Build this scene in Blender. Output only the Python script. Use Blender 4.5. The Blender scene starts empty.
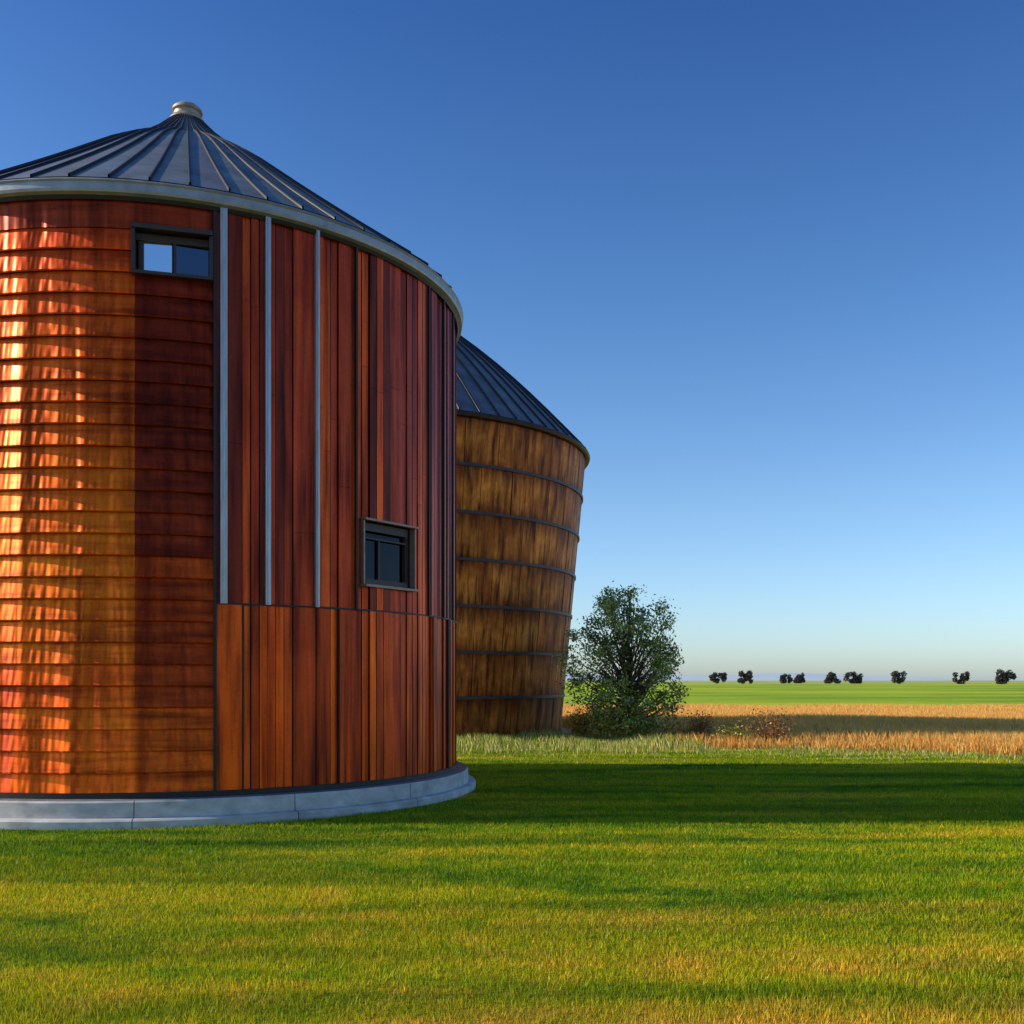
import bpy, math, random
import numpy as np
from mathutils import Vector
random.seed(7); rng=np.random.default_rng(11)
sc=bpy.context.scene
rad=math.radians

# ------------------------------------------------------------------ materials
def new_mat(name):
    m=bpy.data.materials.new(name); m.use_nodes=True
    nt=m.node_tree; b=nt.nodes['Principled BSDF']
    return m,nt,b
def N(nt,t,**k):
    n=nt.nodes.new(t)
    for a,v in k.items(): setattr(n,a,v)
    return n
def mapping(nt,scale,rot=(0,0,0)):
    tc=N(nt,'ShaderNodeTexCoord'); mp=N(nt,'ShaderNodeMapping')
    mp.inputs['Scale'].default_value=scale; mp.inputs['Rotation'].default_value=rot
    nt.links.new(tc.outputs['Object'],mp.inputs['Vector']); return mp.outputs[0]
def noise(nt,scale,mapscale=(1,1,1),detail=5,rough=.55,dist=0,rot=(0,0,0)):
    n=N(nt,'ShaderNodeTexNoise'); n.inputs['Scale'].default_value=scale
    n.inputs['Detail'].default_value=detail; n.inputs['Roughness'].default_value=rough
    n.inputs['Distortion'].default_value=dist
    nt.links.new(mapping(nt,mapscale,rot),n.inputs['Vector']); return n.outputs['Fac']
def ramp(nt,fac,stops,interp='LINEAR'):
    r=N(nt,'ShaderNodeValToRGB'); r.color_ramp.interpolation=interp
    e=r.color_ramp.elements
    while len(e)<len(stops): e.new(.5)
    for i,(p,c) in enumerate(stops):
        e[i].position=p; e[i].color=(c[0],c[1],c[2],1) if not isinstance(c,(int,float)) else (c,c,c,1)
    nt.links.new(fac,r.inputs['Fac']); return r.outputs['Color']
def mix(nt,a,b,fac,mode='MIX'):
    m=N(nt,'ShaderNodeMix',data_type='RGBA',blend_type=mode)
    for sock,v in ((m.inputs[6],a),(m.inputs[7],b),(m.inputs[0],fac)):
        if isinstance(v,(int,float)): sock.default_value=v
        elif isinstance(v,tuple): sock.default_value=(v[0],v[1],v[2],1)
        else: nt.links.new(v,sock)
    return m.outputs[2]
def mth(nt,op,a,b=0.0,clamp=False):
    m=N(nt,'ShaderNodeMath',operation=op); m.use_clamp=clamp
    for s,v in ((m.inputs[0],a),(m.inputs[1],b)):
        if isinstance(v,(int,float)): s.default_value=v
        else: nt.links.new(v,s)
    return m.outputs[0]
def bump(nt,b,h,strength=.3,dist=.02):
    n=N(nt,'ShaderNodeBump'); n.inputs['Strength'].default_value=strength; n.inputs['Distance'].default_value=dist
    nt.links.new(h,n.inputs['Height'])
    if b.inputs['Normal'].is_linked: nt.links.new(b.inputs['Normal'].links[0].from_socket,n.inputs['Normal'])
    nt.links.new(n.outputs[0],b.inputs['Normal'])
def tint(nt):
    a=N(nt,'ShaderNodeAttribute',attribute_name='tint'); return a.outputs['Color']
def simple(name,col,rough=.6,metal=0,nscale=6,var=.3,ms=(1,1,1),bs=.1):
    m,nt,b=new_mat(name)
    f=noise(nt,nscale,ms)
    c=ramp(nt,f,[(.25,tuple(x*(1-var) for x in col)),(.75,tuple(min(1,x*(1+var)) for x in col))])
    nt.links.new(c,b.inputs['Base Color']); b.inputs['Roughness'].default_value=rough; b.inputs['Metallic'].default_value=metal
    if bs: bump(nt,b,f,bs,.01)
    return m

def mat_clad(name,ms,metal,rough,lo=(.45,.38,.35),wave=0):
    m,nt,b=new_mat(name)
    t=tint(nt)
    s1=noise(nt,1.0,ms,6,.6)
    s2=noise(nt,.9,(1,1,1),5,.6,.5)
    s3=noise(nt,30,(1,1,1),4,.6)
    s4=noise(nt,2.2,(3.2,3.2,.16),5,.6)
    c=mix(nt,t,ramp(nt,s1,[(.3,lo),(.5,(.95,.95,.95)),(.72,(1.4,1.35,1.25))]),1.0,'MULTIPLY')
    c=mix(nt,c,ramp(nt,s2,[(.3,(.82,.60,.5)),(.7,(1.2,1.12,1.1))]),1.0,'MULTIPLY')
    c=mix(nt,c,ramp(nt,s4,[(.36,(.6,.48,.4)),(.52,(1,1,1)),(.7,(1.2,1.15,1.1))]),1.0,'MULTIPLY')
    c=mix(nt,c,ramp(nt,s3,[(.3,(.8,.8,.8)),(.7,(1.12,1.12,1.12))]),.6,'MULTIPLY')
    nt.links.new(c,b.inputs['Base Color'])
    b.inputs['Metallic'].default_value=metal; b.inputs['Specular IOR Level'].default_value=.25
    r=ramp(nt,s1,[(.3,rough+.14),(.7,rough-.05)]); nt.links.new(r,b.inputs['Roughness'])
    bump(nt,b,s1,.12,.01)
    if wave:
        wv=noise(nt,1.0,(2.3,2.3,.12),3,.5)
        bump(nt,b,wv,1.0,wave)
    return m
M_lap=mat_clad('copper_lap',(.7,.7,9),.6,.40,wave=.21)
M_vert=mat_clad('rusted_boards',(9,9,.45),.35,.36,(.25,.15,.14))
M_strip=simple('zinc_strip',(.48,.47,.48),.35,.5,8,.25,(6,6,.5))
M_dark=simple('dark_steel',(.02,.016,.016),.5,.2,10,.3)
M_gut=simple('gutter_metal',(.34,.34,.35),.45,.5,5,.25)
M_gut2=simple('rusty_rim',(.05,.036,.03),.5,.3,5,.3)
M_frame=simple('frame_wood',(.05,.026,.02),.5,0,12,.3)
M_sill=simple('sill_metal',(.3,.2,.15),.4,.3,12,.3)
M_conc=simple('concrete',(.52,.49,.45),.8,0,4,.36,(1,1,1.6),.25)
M_ring=simple('wet_concrete_ledge',(.3,.3,.31),.3,.2,7,.3)
M_cap=simple('cap_metal',(.40,.32,.25),.5,.3,9,.3)
M_bark=simple('bark',(.12,.085,.055),.9,0,20,.4,(1,1,.3),.5)
def mat_glass(name,col,r=.03):
    m,nt,b=new_mat(name); f=noise(nt,1.2)
    c=ramp(nt,f,[(.3,tuple(x*.9 for x in col)),(.7,col)]); nt.links.new(c,b.inputs['Base Color'])
    b.inputs['Metallic'].default_value=1; b.inputs['Roughness'].default_value=r; return m
M_gl1=mat_glass('mirror_glass',(.95,.97,1)); M_gl2=mat_glass('tinted_glass',(.13,.15,.19)); M_gl3=mat_glass('dark_glass',(.015,.016,.02))

def mat_roof(name):
    m,nt,b=new_mat(name); t=tint(nt)
    s=noise(nt,2.2,(1,1,1),6,.6)
    c=mix(nt,t,ramp(nt,s,[(.3,(.6,.62,.66)),(.7,(1.3,1.3,1.25))]),1.0,'MULTIPLY')
    nt.links.new(c,b.inputs['Base Color']); b.inputs['Metallic'].default_value=.4
    nt.links.new(ramp(nt,s,[(.3,.55),(.7,.38)]),b.inputs['Roughness']); bump(nt,b,s,.15,.03); return m
M_roof=mat_roof('standing_seam_metal')

def mat_wood2():
    m,nt,b=new_mat('weathered_planks'); t=tint(nt)
    s1=noise(nt,1.0,(7,7,.5),6,.6); s2=noise(nt,.8,(1,1,1.3),6,.65,.5); s3=noise(nt,14,(1,1,.5),4,.6)
    c=ramp(nt,s2,[(.32,(.42,.11,.012)),(.45,(.60,.18,.022)),(.58,(.82,.28,.04)),(.75,(.95,.38,.07))])
    c=mix(nt,c,ramp(nt,s1,[(.34,(.2,.13,.10)),(.52,(.92,.9,.88)),(.75,(1.3,1.3,1.2))]),1.0,'MULTIPLY')
    c=mix(nt,c,ramp(nt,s3,[(.3,(.7,.7,.7)),(.7,(1.15,1.15,1.15))]),.7,'MULTIPLY')
    # darker towards the top and bottom of every band, broken up by noise
    tc=N(nt,'ShaderNodeTexCoord'); sp=N(nt,'ShaderNodeSeparateXYZ'); nt.links.new(tc.outputs['Object'],sp.inputs[0])
    fr=mth(nt,'FRACT',mth(nt,'DIVIDE',sp.outputs['Z'],8.05/7))
    fr=mth(nt,'ADD',fr,mth(nt,'MULTIPLY',mth(nt,'SUBTRACT',noise(nt,1.0,(5,5,.4),5,.6),.5),.9))
    c=mix(nt,c,ramp(nt,fr,[(.0,(.50,.40,.36)),(.22,(.95,.92,.9)),(.55,(1.1,1.1,1.05)),(.80,(.75,.66,.6)),(1.0,(.34,.25,.2))]),1.0,'MULTIPLY')
    c=mix(nt,c,t,1.0,'MULTIPLY')
    nt.links.new(c,b.inputs['Base Color']); b.inputs['Roughness'].default_value=.55; b.inputs['Metallic'].default_value=.25
    b.inputs['Specular IOR Level'].default_value=.2
    bump(nt,b,s1,.3,.02); return m
M_w2=mat_wood2()

# foliage
def mat_leaf(name,transl=.3,rough=.5,patch=None,spec=.3):
    m,nt,b=new_mat(name); t=tint(nt)
    c=t
    if patch: c=patch(nt,t)
    nt.links.new(c,b.inputs['Base Color']); b.inputs['Roughness'].default_value=rough
    b.inputs['Specular IOR Level'].default_value=spec
    tr=N(nt,'ShaderNodeBsdfTranslucent'); nt.links.new(c,tr.inputs['Color'])
    ms=N(nt,'ShaderNodeMixShader'); ms.inputs[0].default_value=transl
    nt.links.new(b.outputs[0],ms.inputs[1]); nt.links.new(tr.outputs[0],ms.inputs[2])
    nt.links.new(ms.outputs[0],nt.nodes['Material Output'].inputs['Surface']); return m
def lawn_tones(nt):
    tc=N(nt,'ShaderNodeTexCoord'); sp=N(nt,'ShaderNodeSeparateXYZ'); nt.links.new(tc.outputs['Object'],sp.inputs[0])
    n1=noise(nt,.42,(.40,2.1,1),6,.62,1.1,(0,0,.24))
    n2=noise(nt,2.6,(1,1,1),5,.7,.3)
    n3=noise(nt,.5,(.25,3.0,1),3,.5,.6,(0,0,-.12))
    near=N(nt,'ShaderNodeMapRange'); near.inputs[1].default_value=8.5; near.inputs[2].default_value=4.5
    near.inputs[3].default_value=0; near.inputs[4].default_value=.09; nt.links.new(sp.outputs['Y'],near.inputs[0])
    f=mth(nt,'ADD',mth(nt,'ADD',mth(nt,'MULTIPLY',n1,.62),mth(nt,'MULTIPLY',n2,.38)),near.outputs[0])
    c=ramp(nt,f,[(.37,(.08,.20,.003)),(.45,(.23,.38,.005)),(.56,(.50,.50,.010)),(.70,(.80,.52,.05))])
    return mix(nt,c,ramp(nt,n3,[(.38,(.58,.70,.7)),(.55,(1.08,1.05,1))]),1.0,'MULTIPLY')
M_grass=mat_leaf('grass_blades',.4,.5,lambda nt,t: mix(nt,lawn_tones(nt),t,1.0,'MULTIPLY'),.2)
M_tall=mat_leaf('tall_grass_blades',.3,.6)
M_wheat=mat_leaf('wheat_stalks',.35,.6,None,.1)
M_leaf=mat_leaf('tree_leaves',.3,.4,None,.5)

# ------------------------------------------------------------------ mesh helper
class MB:
    def __init__(s): s.v=[];s.f=[];s.m=[];s.c=[]
    def quad(s,ps,mi=0,c=(1,1,1)):
        n=len(s.v); s.v+=ps; s.c+=[c]*len(ps); s.f.append(tuple(range(n,n+len(ps)))); s.m.append(mi)
    def grid(s,rows,mi=0,c=(1,1,1)):
        n=len(s.v); w=len(rows[0])
        for r in rows: s.v+=r; s.c+=[c]*w
        for i in range(len(rows)-1):
            for j in range(w-1):
                a=n+i*w+j; s.f.append((a,a+1,a+w+1,a+w)); s.m.append(mi)
    def box(s,o,ux,uy,uz,mi=0,c=(1,1,1)):
        o=Vector(o);ux=Vector(ux)/2;uy=Vector(uy)/2;uz=Vector(uz)/2
        P=lambda i,j,k: tuple(o+ux*i+uy*j+uz*k)
        for q in (((-1,-1,-1),(1,-1,-1),(1,-1,1),(-1,-1,1)),((1,1,-1),(-1,1,-1),(-1,1,1),(1,1,1)),
                  ((-1,1,-1),(-1,-1,-1),(-1,-1,1),(-1,1,1)),((1,-1,-1),(1,1,-1),(1,1,1),(1,-1,1)),
                  ((-1,-1,1),(1,-1,1),(1,1,1),(-1,1,1)),((-1,1,-1),(1,1,-1),(1,-1,-1),(-1,-1,-1))):
            s.quad([P(*k) for k in q],mi,c)
    def tube(s,pts,rs,mi=0,c=(1,1,1),n=7):
        rows=[]
        for i,p in enumerate(pts):
            p=Vector(p); d=(Vector(pts[min(i+1,len(pts)-1)])-Vector(pts[max(i-1,0)])).normalized()
            u=d.orthogonal().normalized(); w=d.cross(u)
            rows.append([tuple(p+(u*math.cos(2*math.pi*k/n)+w*math.sin(2*math.pi*k/n))*rs[i]) for k in range(n+1)])
        s.grid(rows,mi,c)
    def make(s,name,mats,parent=None,smooth=True,loc=(0,0,0)):
        me=bpy.data.meshes.new(name); me.from_pydata(s.v,[],s.f)
        for m in mats: me.materials.append(m)
        me.polygons.foreach_set('material_index',s.m)
        if smooth: me.polygons.foreach_set('use_smooth',[True]*len(s.f))
        at=me.attributes.new('tint','FLOAT_COLOR','POINT')
        at.data.foreach_set('color',np.c_[np.array(s.c,dtype=float),np.ones(len(s.c))].astype(np.float32).ravel())
        me.update()
        ob=bpy.data.objects.new(name,me); sc.collection.objects.link(ob); ob.location=loc
        if parent: ob.parent=parent
        return ob
def tri_mesh(name,V,F,C,mat,parent=None):
    me=bpy.data.meshes.new(name)
    k=F.shape[1]
    me.vertices.add(len(V)); me.vertices.foreach_set('co',V.astype(np.float32).ravel())
    me.loops.add(F.size); me.loops.foreach_set('vertex_index',F.astype(np.int32).ravel())
    me.polygons.add(len(F)); me.polygons.foreach_set('loop_start',(np.arange(len(F))*k).astype(np.int32))
    me.materials.append(mat)
    at=me.attributes.new('tint','FLOAT_COLOR','POINT')
    at.data.foreach_set('color',np.c_[C,np.ones(len(C))].astype(np.float32).ravel())
    me.update(calc_edges=True); me.validate()
    ob=bpy.data.objects.new(name,me); sc.collection.objects.link(ob)
    if parent: ob.parent=parent
    return ob
def empty(name,loc=(0,0,0)):
    e=bpy.data.objects.new(name,None); sc.collection.objects.link(e); e.location=loc; e.empty_display_size=1; return e
def pol(a,r,z): a=rad(a); return (math.sin(a)*r,-math.cos(a)*r,z)
def arange(a0,a1,st=1.5):
    n=max(1,int(math.ceil((a1-a0)/st))); return [a0+(a1-a0)*i/n for i in range(n+1)]
def patch(mb,a0,a1,z0,z1,r0,r1,mi=0,c=(1,1,1),st=1.5):
    A=arange(a0,a1,st); mb.grid([[pol(a,r0,z0) for a in A],[pol(a,r1,z1) for a in A]],mi,c)
def revolve(mb,prof,mi=0,c=(1,1,1),st=2,a0=-180,a1=180):
    A=arange(a0,a1,st)
    for (r0,z0),(r1,z1) in zip(prof[:-1],prof[1:]):
        mb.grid([[pol(a,r0,z0) for a in A],[pol(a,r1,z1) for a in A]],mi,c)
def lbox(mb,a,r,z,w,d,h,mi=0,c=(1,1,1)):
    t=Vector((math.cos(rad(a)),math.sin(rad(a)),0)); n=Vector(pol(a,1,0))
    mb.box(pol(a,r,z),t*w,-n*d,(0,0,h),mi,c)
def jit(c,v=.12):
    k=1+random.uniform(-v,v); return tuple(max(0,min(1,x*k*(1+random.uniform(-v,v)*.4))) for x in c)

# ------------------------------------------------------------------ silo 1
C1=(-4.82,15.2,0); R=3.95; EZ=7.06
s1=empty('grain_silo',C1)
SPL=21.85
mb=MB(); bh=.24; z0=.33
brk=[-180,-165,-150,-135,-120,-105,-90,-76,-64,-52,-41,-31,-21.5,-12.6,-4.2,3.5,9.6,15.5,21.1,SPL]
W1=(9.6,21.1,6.09,6.57)
for i in range(26):
    zb=z0+bh*i
    rowk=random.uniform(.88,1.12)
    for a0,a1 in zip(brk[:-1],brk[1:]):
        if i>=24 and a0>=9.5 and a1<=21.2: continue
        am=(a0+a1)/2
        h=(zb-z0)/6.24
        if am<9:  # sunlit sector: the sun's brightening is painted into this orange tint
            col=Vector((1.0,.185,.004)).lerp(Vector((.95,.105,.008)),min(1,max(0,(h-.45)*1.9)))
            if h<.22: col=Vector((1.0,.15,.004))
        else:  # shaded sector: cast shade is painted in as a dark maroon tint
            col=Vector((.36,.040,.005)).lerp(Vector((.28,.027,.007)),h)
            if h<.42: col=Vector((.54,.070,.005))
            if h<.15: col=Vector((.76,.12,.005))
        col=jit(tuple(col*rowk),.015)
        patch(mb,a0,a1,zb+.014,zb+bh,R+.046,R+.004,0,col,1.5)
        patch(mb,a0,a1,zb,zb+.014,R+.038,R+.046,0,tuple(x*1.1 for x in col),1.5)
        patch(mb,a0,a1,zb,zb,R-.01,R+.038,1,(1,1,1),1.5)
patch(mb,-180,9.6,z0,6.57,R,R,1); patch(mb,9.6,SPL,z0,6.09,R,R,1)
fc=(.36,.045,.010)
for a0,a1 in zip(brk[:-1],brk[1:]):
    patch(mb,a0,a1,6.57,6.95,R+.022,R+.022,0,jit(fc,.03))
patch(mb,-180,SPL,6.57,6.57,R-.01,R+.022,1)
patch(mb,21.1,SPL,6.09,6.57,R+.012,R+.012,0,(.14,.02,.008))
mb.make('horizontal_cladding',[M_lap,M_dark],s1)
mb=MB()
W2=(48.6,62.3,2.78,3.56)
bks=[SPL]
bks+=[26.2,30.3,34.8,39.0,43.4,48.6,51.8,55.4,58.6,62.3]; a=62.3
while a<176:
    a+=random.uniform(2.6,4.2); bks.append(min(a,180))
if bks[-1]<180: bks.append(180)
SE=2.46
def board(a0,a1,zl,zh,off,col):
    g=.08
    r=R+off
    patch(mb,a0+g,a1-g,zl,zh,r,r,0,col,1.2)
    for aa,s in ((a0+g,1),(a1-g,-1)):
        mb.quad([pol(aa,r,zl),pol(aa,R-.02,zl),pol(aa,R-.02,zh),pol(aa,r,zh)],0,tuple(x*.6 for x in col))
    patch(mb,a0+g,a1-g,zh,zh,r,R-.02,0,col); patch(mb,a0+g,a1-g,zl,zl,R-.02,r,1)
for a0,a1 in zip(bks[:-1],bks[1:]):
    n=random.choice([1,2,2,3])
    subs=[a0+(a1-a0)*k/n for k in range(n+1)]
    for b0,b1 in zip(subs[:-1],subs[1:]):
        off=random.choice([.004,.014,.026,.038])+random.uniform(0,.004)
        base=random.choice([(.48,.050,.010),(.60,.065,.009),(.84,.115,.010),(.24,.028,.010),(.54,.060,.010)])
        lo=random.choice([(.85,.12,.004),(.72,.092,.004),(.95,.145,.005),(.52,.062,.005)])
        for zl,zh,c in [(z0,SE-.01,lo),(SE+.01,6.95,base)]:
            inW=b0>=W2[0]-.1 and b1<=W2[1]+.1
            if inW and zl>SE:
                board(b0,b1,zl,W2[2],off,jit(c,.1))
                zc=random.uniform(4.6,5.6)
                board(b0,b1,W2[3],zc,off,jit(c,.08)); board(b0,b1,zc+.004,zh,off,jit(c,.08))
            elif zl>SE:
                zc=random.uniform(3.2,6.0)
                board(b0,b1,zl,zc,off,jit(c,.08)); board(b0,b1,zc+.004,zh,off,jit(c,.08))
            else: board(b0,b1,zl,zh,off,jit(c,.10))
patch(mb,SPL,W2[0],z0,6.95,R,R,1); patch(mb,W2[1],180,z0,6.95,R,R,1)
patch(mb,W2[0],W2[1],z0,W2[2],R,R,1); patch(mb,W2[0],W2[1],W2[3],6.95,R,R,1)
lbox(mb,SPL,R+.03,(z0+6.95)/2,.035,.05,6.95-z0,1)
mb.make('vertical_cladding',[M_vert,M_dark],s1)
mb=MB()
for a,w in ((23.2,.075),(30.3,.06),(39.0,.045)):
    lbox(mb,a,R+.055,(SE+6.9)/2,w,.05,6.9-SE,0)
    lbox(mb,a,R+.083,(SE+6.9)/2,w*.3,.02,6.9-SE-.02,0)
for a in (47,68,75.5,83):
    lbox(mb,a,R+.045,(SE+6.9)/2,.028,.04,6.9-SE,1)
for a in (26.3,43.4,70,79): lbox(mb,a,R+.04,(z0+SE)/2,.018,.03,SE-z0-.02,1)
patch(mb,SPL,180,SE-.010,SE+.010,R+.044,R+.044,1)
patch(mb,-180,180,z0-.03,z0+.03,R+.050,R+.050,1); patch(mb,-180,180,z0+.03,z0+.03,R+.050,R,1)
mb.make('metal_strips',[M_strip,M_dark],s1)
# windows
mb=MB()
def reveal(W,dp):
    a0,a1,zb,zt=W
    for aa in (a0,a1): mb.quad([pol(aa,R+.03,zb),pol(aa,R-dp,zb),pol(aa,R-dp,zt),pol(aa,R+.03,zt)],0)
    patch(mb,a0,a1,zt,zt,R+.03,R-dp,0); patch(mb,a0,a1,zb,zb,R-dp,R+.03,0); patch(mb,a0,a1,zb,zt,R-dp,R-dp,0)
reveal(W1,.16)
ac=15.35; w=.80
lbox(mb,ac,R+.045,6.09-.012,w+.06,.09,.035,0); lbox(mb,ac,R+.04,6.57+.02,w+.06,.07,.05,0)
for sx in (-1,1): lbox(mb,ac+sx*5.9,R+.03,6.33,.04,.08,.47,0)
lbox(mb,ac+.3,R-.075,6.33,.03,.05,.42,0)
lbox(mb,ac,R-.075,6.515,w-.02,.05,.08,0); lbox(mb,ac,R-.075,6.11,w-.02,.05,.035,0)
lbox(mb,ac-2.4,R-.095,6.30,.30,.02,.36,1); lbox(mb,ac+3.0,R-.095,6.30,.36,.02,.36,2)
lbox(mb,ac-4.95,R-.075,6.33,.05,.05,.42,0)
reveal(W2,.28)
ac=55.45; w=.95
zc=(2.78+3.56)/2
lbox(mb,ac,R+.045,2.78-.02,w+.06,.10,.03,4); lbox(mb,ac,R+.045,3.56+.015,w+.06,.08,.025,4)
for sx in (-1,1): lbox(mb,ac+sx*6.9,R+.03,zc,.022,.08,.78,4)
for sx in (-1,1): lbox(mb,ac+sx*6.0,R-.06,zc,.07,.07,.76,0)
lbox(mb,ac,R-.06,3.50,w-.14,.07,.10,0); lbox(mb,ac,R-.06,2.82,w-.14,.07,.07,0)
lbox(mb,ac,R-.06,3.36,w-.14,.05,.02,0)
lbox(mb,ac,R-.10,3.12,w-.1,.02,.62,3); lbox(mb,ac-1.6,R-.075,3.1,.03,.04,.55,0)
mb.make('windows',[M_frame,M_gl1,M_gl2,M_gl3,M_sill],s1,False)
# roof
mb=MB()
ER=4.06
def roofprof(ER,EZ,AZ,rt,n=10,k=.06,kz=0):
    P=[]
    for i in range(n+1):
        t=i/n; r=ER+(rt-ER)*t; z=EZ+(AZ-EZ)*t-k*(AZ-EZ)*math.sin(math.pi*t)-kz*(AZ-EZ)*math.exp(-((t-.86)/.11)**2)
        P.append((r,z))
    return P
def build_roof(mb,ER,EZ,AZ,rt,ns,rh,k,kz,col):
    P=roofprof(ER,EZ,AZ,rt,12,k,kz)
    for j in range(ns):
        a0=-180+360*j/ns; a1=a0+360/ns; c=jit(col,.14)
        mb.grid([[pol(a,r,z) for a in arange(a0,a1,3)] for r,z in P],0,c)
        t=Vector((math.cos(rad(a0)),math.sin(rad(a0)),0))
        wd=.011*ER/4
        def rp(s,up): return [tuple(Vector(pol(a0,r,z+up*(1 if r>.8 else .5)))+t*s*min(1,r/1.0+.2)) for r,z in P]
        mb.grid([rp(-wd,-.01),rp(-wd,rh),rp(wd,rh),rp(wd,-.01)],1,(1,1,1))
build_roof(mb,ER,EZ+.02,9.96,.17,60,.035,0.02,.04,(.19,.20,.21))
mb.make('roof',[M_roof,M_dark],s1,True)
mb=MB()
revolve(mb,[(R+.02,6.88),(ER-.05,6.86),(ER-.03,6.90)],1)
revolve(mb,[(ER-.03,6.90),(ER+.01,6.92),(ER+.02,6.95),(ER+.02,7.02),(ER+.035,7.04),(ER+.02,7.06),(ER-.02,7.065)],0)
mb.make('eave_gutter',[M_gut,M_dark],s1)
mb=MB()
revolve(mb,[(.25,9.83),(.26,9.88),(.22,9.93),(.19,9.95),(.19,10.0),(.22,10.02),(.21,10.06),(.15,10.11),(.07,10.14),(0.001,10.15)],0,(1,1,1),10)
mb.make('roof_cap',[M_cap],s1)
# foundation
mb=MB()
js=[-180+i*24-2 for i in range(16)]
for a0,a1 in zip(js[:-1],js[1:]):
    for (r0,zz0),(r1,zz1) in (((4.28,-.1),(4.28,.08)),((4.28,.08),(4.26,.10)),((4.26,.10),(4.17,.105)),((4.17,.105),(4.165,.27)),((4.165,.27),(4.15,.29))):
        patch(mb,a0+.06,a1-.06,zz0,zz1,r0,r1,0,(1,1,1),2)
revolve(mb,[(4.15,-.1),(4.15,.285)],2); revolve(mb,[(4.15,.29),(3.9,.30)],1)
mb.make('concrete_foundation',[M_conc,M_ring,M_dark],s1)

# ------------------------------------------------------------------ silo 2
C2=(-3.98,30.45,0)
s2=empty('grain_silo',C2)
H2=8.05; rb,rt2=5.40,6.14
def r2(z): return rb+(rt2-rb)*z/H2
mb=MB(); rows=7; nc=78
patch(mb,-180,180,-.1,H2,rb-.03,rt2-.03,1)
for i in range(rows):
    za,zb=H2*i/rows,H2*(i+1)/rows
    rk=random.uniform(.85,1.1)
    for j in range(nc):
        a0=-180+360*j/nc; a1=a0+360/nc
        o=random.uniform(0,.02)
        k=rk*random.uniform(.78,1.1)*(1.0 if i else .8)
        c=(k,k*random.uniform(.94,1.0),k*random.uniform(.85,1))
        patch(mb,a0+.05,a1-.05,za+.025,zb-.025,r2(za)+o,r2(zb)+o,0,c,1.9)
for i in range(1,rows):
    z=H2*i/rows
    revolve(mb,[(r2(z)-.02,z-.04),(r2(z)+.05,z-.04),(r2(z)+.05,z+.035),(r2(z)-.02,z+.035)],2)
revolve(mb,[(r2(0)-.02,.02),(r2(0)+.06,.02),(r2(0)+.06,.14),(r2(0)-.02,.14)],2)
mb.make('wall_planks',[M_w2,M_dark,M_gut2],s2)
mb=MB()
build_roof(mb,6.24,H2+.08,13.0,.3,70,.06,-.09,0,(.19,.20,.21))
mb.make('roof',[M_roof,M_dark],s2)
mb=MB()
revolve(mb,[(r2(H2)-.05,H2-.02),(6.2,H2-.04),(6.26,H2-.02)],1); revolve(mb,[(6.26,H2-.02),(6.29,H2+.04),(6.26,H2+.10)],0)
revolve(mb,[(.42,12.85),(.42,13.05),(.3,13.2),(.001,13.25)],0,(1,1,1),10)
mb.make('eave_gutter',[M_gut2,M_dark],s2)

# ------------------------------------------------------------------ ground
m,nt,b=new_mat('ground_cover')
tc=N(nt,'ShaderNodeTexCoord'); sp=N(nt,'ShaderNodeSeparateXYZ'); nt.links.new(tc.outputs['Object'],sp.inputs[0])
X,Y=sp.outputs['X'],sp.outputs['Y']
lawn=mix(nt,lawn_tones(nt),(.55,.53,.45),1.0,'MULTIPLY')
fine=noise(nt,60,(1,1,1),4,.7)
lawn=mix(nt,lawn,ramp(nt,fine,[(.3,(.5,.5,.45)),(.7,(1.15,1.15,1.1))]),1.0,'MULTIPLY')
gold=ramp(nt,noise(nt,1.5,(1,1,1),5,.6),[(.3,(.55,.28,.07)),(.7,(.85,.5,.15))])
green=ramp(nt,noise(nt,.03,(.5,1.4,1),6,.62),[(.35,(.12,.22,.004)),(.5,(.30,.42,.008)),(.68,(.55,.55,.02))])
far=ramp(nt,noise(nt,.004,(.4,2.2,1),6,.6),[(.38,(.22,.34,.03)),(.5,(.40,.46,.06)),(.62,(.6,.52,.16))])
def step(v,a,bb):
    r=N(nt,'ShaderNodeMapRange'); r.inputs[1].default_value=a; r.inputs[2].default_value=bb; nt.links.new(v,r.inputs[0]); return r.outputs[0]
c=mix(nt,lawn,gold,step(mth(nt,'ADD',Y,mth(nt,'MULTIPLY',X,.35)),28,30))
c=mix(nt,c,green,step(Y,52,53)); c=mix(nt,c,far,step(Y,330,420))
nt.links.new(c,b.inputs['Base Color']); b.inputs['Roughness'].default_value=.9; b.inputs['Specular IOR Level'].default_value=.15
bump(nt,b,fine,.6,.03)
mb=MB()
xs=[-4000,-1000,-300,-100]+list(range(-60,61,4))+[100,300,1000,4000]; ys=[-400,-60]+list(range(-20,61,4))+[90,150,300,700,1500,4000]
mb.grid([[(x,y,0) for x in xs] for y in ys],0)
mb.make('ground',[m],None,True)

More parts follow.
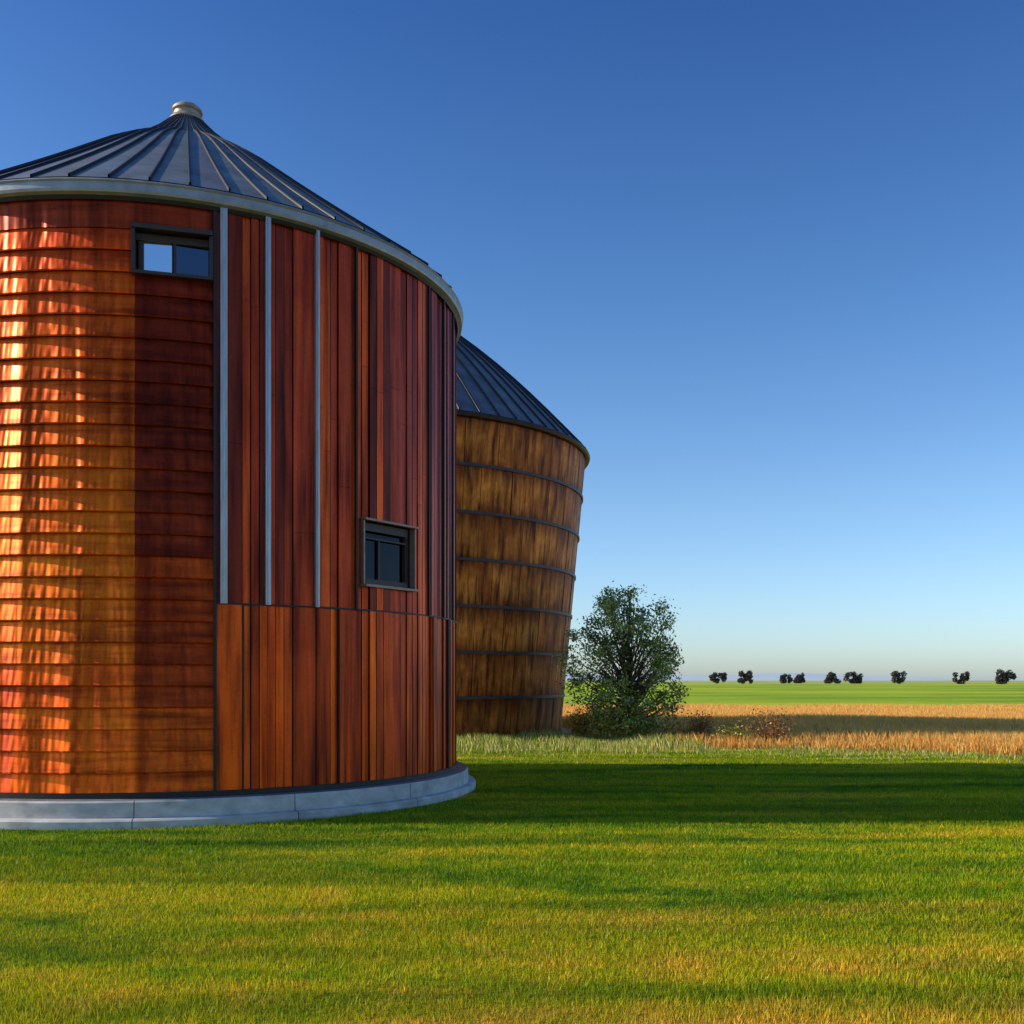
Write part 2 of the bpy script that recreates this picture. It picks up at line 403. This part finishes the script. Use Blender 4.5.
# ------------------------------------------------------------------ grass blades
def blades(name,x,y,h,w,C,mat,lean=.35,seg=1):
    n=len(x); th=rng.uniform(0,2*np.pi,n); ph=rng.uniform(0,2*np.pi,n); l=rng.uniform(0,1,n)*lean*h
    dx,dy=np.cos(th)*w/2,np.sin(th)*w/2; lx,ly=np.cos(ph)*l,np.sin(ph)*l
    z=np.zeros(n)
    if seg==1:
        V=np.stack([np.c_[x-dx,y-dy,z-.005],np.c_[x+dx,y+dy,z-.005],np.c_[x+lx,y+ly,h]],1).reshape(-1,3)
        F=np.arange(3*n).reshape(-1,3); k=3
    else:
        V=np.stack([np.c_[x-dx,y-dy,z-.005],np.c_[x+dx,y+dy,z-.005],np.c_[x+dx*.8+lx*.35,y+dy*.8+ly*.35,h*.6],
                    np.c_[x+lx,y+ly,h],np.c_[x-dx*.8+lx*.35,y-dy*.8+ly*.35,h*.6]],1).reshape(-1,3)
        F=np.arange(5*n).reshape(-1,5); k=5
    return tri_mesh(name,V,F,np.repeat(C,k,axis=0),mat)
def region(n,y0,y1,p):
    u=rng.uniform(0,1,n); q=2-p
    y=(y0**q+u*(y1**q-y0**q))**(1/q)
    half=y*.56+2.0
    return rng.uniform(-1,1,n)*half,y
n=900000
x,y=region(n,4.0,24.5,1.35)
ok=((x-C1[0])**2+(y-C1[1])**2>4.31**2)&((x-C2[0])**2+(y-C2[1])**2>5.6**2)
x,y=x[ok],y[ok]; n=len(x)
k=rng.uniform(.55,1.35,n); C=np.c_[k*rng.uniform(.85,1.2,n),k,k*rng.uniform(.7,1.2,n)]
dry=rng.uniform(0,1,n)<.05; C[dry]*=np.array([1.8,1.25,1.6])
h=rng.uniform(.018,.042,n)*(1+.3*np.sin(x*1.3+y*.4)*np.sin(y*1.1-x*.3)); w=.0035+.0006*y
blades('lawn_grass',x,y,h,w,C,M_grass,.8)
n=60000
x=rng.uniform(-3.5,24,n); edge=25-(np.clip(x,4.35,30)-4.35)*.45
y=edge-rng.gamma(1.6,.9,n)*1.1+rng.uniform(0,3.0,n)
ok=((x-C2[0])**2+(y-C2[1])**2>5.7**2)&((x-C1[0])**2+(y-C1[1])**2>4.6**2)&(y>12)
x,y=x[ok],y[ok]; n=len(x)
k=rng.uniform(.7,1.3,n); base=np.where(rng.uniform(0,1,n)[:,None]<.45,np.array([[.70,.60,.24]]),np.array([[.30,.40,.02]]))
hh=rng.uniform(.10,.36,n)*np.clip(1-(edge[ok]-y-1)*.24,.25,1)*np.where(x>4.5,.5,1)*(.8+.3*np.sin(x*2.1)*np.sin(x*.7+y))
blades('tall_grass',x,y,hh,.010+.008*rng.uniform(0,1,n),np.minimum(base*k[:,None],.9),M_tall,.5,2)
# wheat
n=560000
x=rng.uniform(1.5,44,n); y=13+rng.uniform(0,1,n)**1.1*39
e=24.2-(np.clip(x,4.35,20)-4.35)*.52+.25*np.sin(x*.9)+.2*np.sin(x*2.3)
ok=(y>e)&(y<52)&(np.abs(x)<y*.6+4)&((x>4.0+.3*np.sin(y*2))|(y>33))&((x-C2[0])**2+(y-C2[1])**2>6.8**2)
x,y,e=x[ok],y[ok],e[ok]; n=len(x)
k=rng.uniform(.8,1.15,n)
pal=np.array([[.97,.55,.14],[1.0,.66,.22],[.92,.46,.09],[.66,.26,.05]])
front=(y-e)<1.6
idx=np.where(front,rng.integers(0,4,n),rng.integers(0,3,n))
hw=rng.uniform(.28,.42,n)+.03*np.sin(x*.8+y*.5)
hw=np.where(front,hw*rng.uniform(.5,1.0,n),hw)
blades('wheat_field',x,y,hw,(.012+.012*rng.uniform(0,1,n))*(y/28),np.minimum(pal[idx]*k[:,None],.97),M_wheat,.45,2)

# ------------------------------------------------------------------ leaves helper
def leaves(name,P,size,C,mat,parent=None):
    n=len(P); d=rng.normal(0,1,(n,3)); d/=np.linalg.norm(d,axis=1)[:,None]
    t=rng.normal(0,1,(n,3)); t-= (t*d).sum(1)[:,None]*d; t/=np.linalg.norm(t,axis=1)[:,None]
    s=np.cross(d,t); L=size*rng.uniform(.6,1.3,n)
    L=L[:,None]
    V=np.stack([P-t*L*.5,P+s*L*.28,P+t*L*.55,P-s*L*.28],1).reshape(-1,3)
    return tri_mesh(name,V,np.arange(4*n).reshape(-1,4),np.repeat(C,4,axis=0),mat,parent)
tx,ty=3.02,26.6
tr=empty('leafy_tree',(tx,ty,0)); mb=MB(); LP=[];LC=[]
mb.tube([(0,0,-.05),(.02,0,.3),(0,.02,.8),(.05,0,1.6),(0,0,2.6),(.04,.02,3.4),(0,0,3.95)],[.11,.09,.075,.055,.035,.02,.005],0,(1,1,1),8)
def crown_r(z):
    t=z/4.05
    return 1.70*math.sqrt(max(0,1-((t-.38)/.66)**2))
tips=[]
for i in range(230):
    z=random.uniform(.35,3.9); a2=random.uniform(0,2*math.pi)
    rr=crown_r(z)*random.uniform(.25,1.0)**.6*(.82+.17*math.sin(3*a2+z*2.2)+.12*math.sin(7*a2+z*5))
    tips.append(Vector((math.cos(a2)*rr,math.sin(a2)*rr,z)))
for e in tips:
    zs=max(.1,e.z*random.uniform(.35,.7)); st=Vector((random.uniform(-.04,.04),random.uniform(-.04,.04),zs))
    mid=st.lerp(e,.5)+Vector((random.uniform(-.08,.08),random.uniform(-.08,.08),-.03))
    mb.tube([tuple(st),tuple(mid),tuple(e)],[.024,.013,.004],0,(.5,.5,.5),5)
    br=random.uniform(.5,1.6); nn=random.randint(40,110)
    s=random.uniform(.08,.15)
    for z in range(nn):
        u=random.choice([1,1,1,random.uniform(.45,1.05)])
        p=mid.lerp(e,u)+Vector((random.gauss(0,s),random.gauss(0,s),random.gauss(0,s*.75)))
        v=br*random.uniform(.6,1.4)
        g=(.19*v,.27*v,.03*v) if random.random()<.72 else (.52*v,.55*v,.26*v)
        LP.append(tuple(p)); LC.append(g)
mb.make('trunk_and_branches',[M_bark],tr)
for i in range(2600):
    a2=random.uniform(0,2*math.pi); r=random.uniform(.2,1.5)**.9
    LP.append((math.cos(a2)*r,math.sin(a2)*r,abs(random.gauss(.3,.28)))); v=random.uniform(.5,1.5); LC.append((.25*v,.28*v,.03*v) if random.random()<.6 else (.6*v,.36*v,.05*v))
P=np.array(LP); P[:,2]=np.maximum(P[:,2],.02)
leaves('foliage',P,.08,np.minimum(np.array(LC),.9),M_leaf,tr)
def shrub(x,y,w,h,pal,n=1400):
    s=empty('shrub',(x,y,0)); mb=MB(); LP=[];LC=[]
    for i in range(18):
        az=random.uniform(0,2*math.pi); l=random.uniform(.2,1); e=Vector((math.cos(az)*w*.5*l,math.sin(az)*w*.5*l,h*(1-.5*l*l)*random.uniform(.7,1.05)))
        mid=e*.5+Vector((0,0,h*.1)); mb.tube([(0,0,0),tuple(mid),tuple(e)],[.02,.012,.004],0,(1,1,1),5)
        for q in range(n//18):
            u=random.uniform(.3,1.08); p=e*u; c=random.choice(pal); v=random.uniform(.6,1.4)
            LP.append((p.x+random.gauss(0,.1),p.y+random.gauss(0,.1),max(.03,p.z+random.gauss(0,.08)))); LC.append(tuple(k*v for k in c))
    mb.make('stems',[M_bark],s); leaves('foliage',np.array(LP),.06,np.array(LC),M_leaf,s)
br=[(.5,.2,.05),(.35,.13,.03),(.22,.16,.03)]
gr=[(.2,.28,.03),(.4,.36,.05),(.55,.32,.06)]
shrub(4.65,25.6,1.0,.8,br); shrub(6.05,24.2,1.3,.95,br,1000); shrub(5.3,24.6,.9,.5,gr); shrub(1.85,27.2,.9,.9,[(.8,.4,.03),(.5,.36,.03)])
# distant trees
LP=[];LC=[]
for px,dp,wd,ht in ((206,430,7,5),(233,430,7,5.5),(274,460,5.5,5),(287,470,5.5,5),(320,450,7,5.5),(342,440,8,5),(386,420,6.5,5.5),(449,400,6.5,5),(495,380,8,5.5),(560,420,8,6),(640,430,9,7),(-560,500,12,8),(-640,460,10,8)):
    x=px/1024*dp
    for q in range(14):
        cx,cz=random.uniform(-.4,.4)*wd,random.uniform(.14,.80)*ht; rr=random.uniform(.13,.19)*wd; v0=random.uniform(.7,1.3)
        for z in range(90):
            d=Vector((random.gauss(0,1),random.gauss(0,1),random.gauss(0,1))).normalized()*rr*random.random()**.4
            LP.append((x+cx+d.x,dp+d.y,max(.1,cz+d.z))); v=v0*random.uniform(.6,1.3); LC.append((.10*v,.085*v,.08*v))
leaves('distant_trees',np.array(LP),.9,np.array(LC),M_leaf)
mh=simple('hazy_hills',(.46,.54,.60),1,0,.003,.08,(1,1,1),0)  # distance haze painted into the pale blue base colour
mb=MB(); top=[];bot=[];back=[]
for i in range(161):
    x=-4000+50*i
    hz=9+6*math.sin(x*.0031+.5)+4*math.sin(x*.0083+2)+2*math.sin(x*.021)+2*random.random()
    bot.append((x,2300,-1)); top.append((x,2420,max(2,hz))); back.append((x,2700,-1))
mb.grid([bot,top,back],0); mb.make('hills',[mh])

# ------------------------------------------------------------------ light
EL=28; AZ=1.2
to=Vector((-math.cos(rad(AZ))*math.cos(rad(EL)),-math.sin(rad(AZ))*math.cos(rad(EL)),math.sin(rad(EL))))
L=bpy.data.lights.new('sun','SUN'); L.energy=5; L.angle=rad(.5); L.color=(1,.89,.72)
lo=bpy.data.objects.new('sun',L); sc.collection.objects.link(lo); lo.rotation_euler=to.to_track_quat('Z','Y').to_euler(); lo.location=(-20,0,30)
w=bpy.data.worlds.new('World'); sc.world=w; w.use_nodes=True; nt=w.node_tree
bg=nt.nodes['Background']; sk=nt.nodes.new('ShaderNodeTexSky'); sk.sky_type='NISHITA'; sk.sun_disc=False
sk.sun_elevation=rad(EL); sk.sun_rotation=math.atan2(to.x,to.y); sk.air_density=1.0; sk.dust_density=.9; sk.ozone_density=2.0; sk.altitude=200
tc=N(nt,'ShaderNodeTexCoord'); sp=N(nt,'ShaderNodeSeparateXYZ'); nt.links.new(tc.outputs['Generated'],sp.inputs[0])
gr_=ramp(nt,sp.outputs['Z'],[(0.0,(.98,1.15,1.42)),(.06,(.90,1.10,1.36)),(.17,(.78,1.0,1.24)),(.34,(.52,.82,1.14)),(.55,(.28,.56,.98))])
col=mix(nt,sk.outputs[0],gr_,1.0,'MULTIPLY')
nt.links.new(col,bg.inputs[0]); bg.inputs[1].default_value=.148

cam=bpy.data.cameras.new('camera'); co=bpy.data.objects.new('camera',cam); sc.collection.objects.link(co)
co.location=(0,0,1.6); co.rotation_euler=(rad(90),0,0); cam.lens=36; cam.sensor_width=36; cam.shift_y=.164; cam.clip_end=9000; cam.clip_start=.05
sc.camera=co
sc.view_settings.view_transform='Standard'; sc.view_settings.look='None'; sc.view_settings.exposure=0
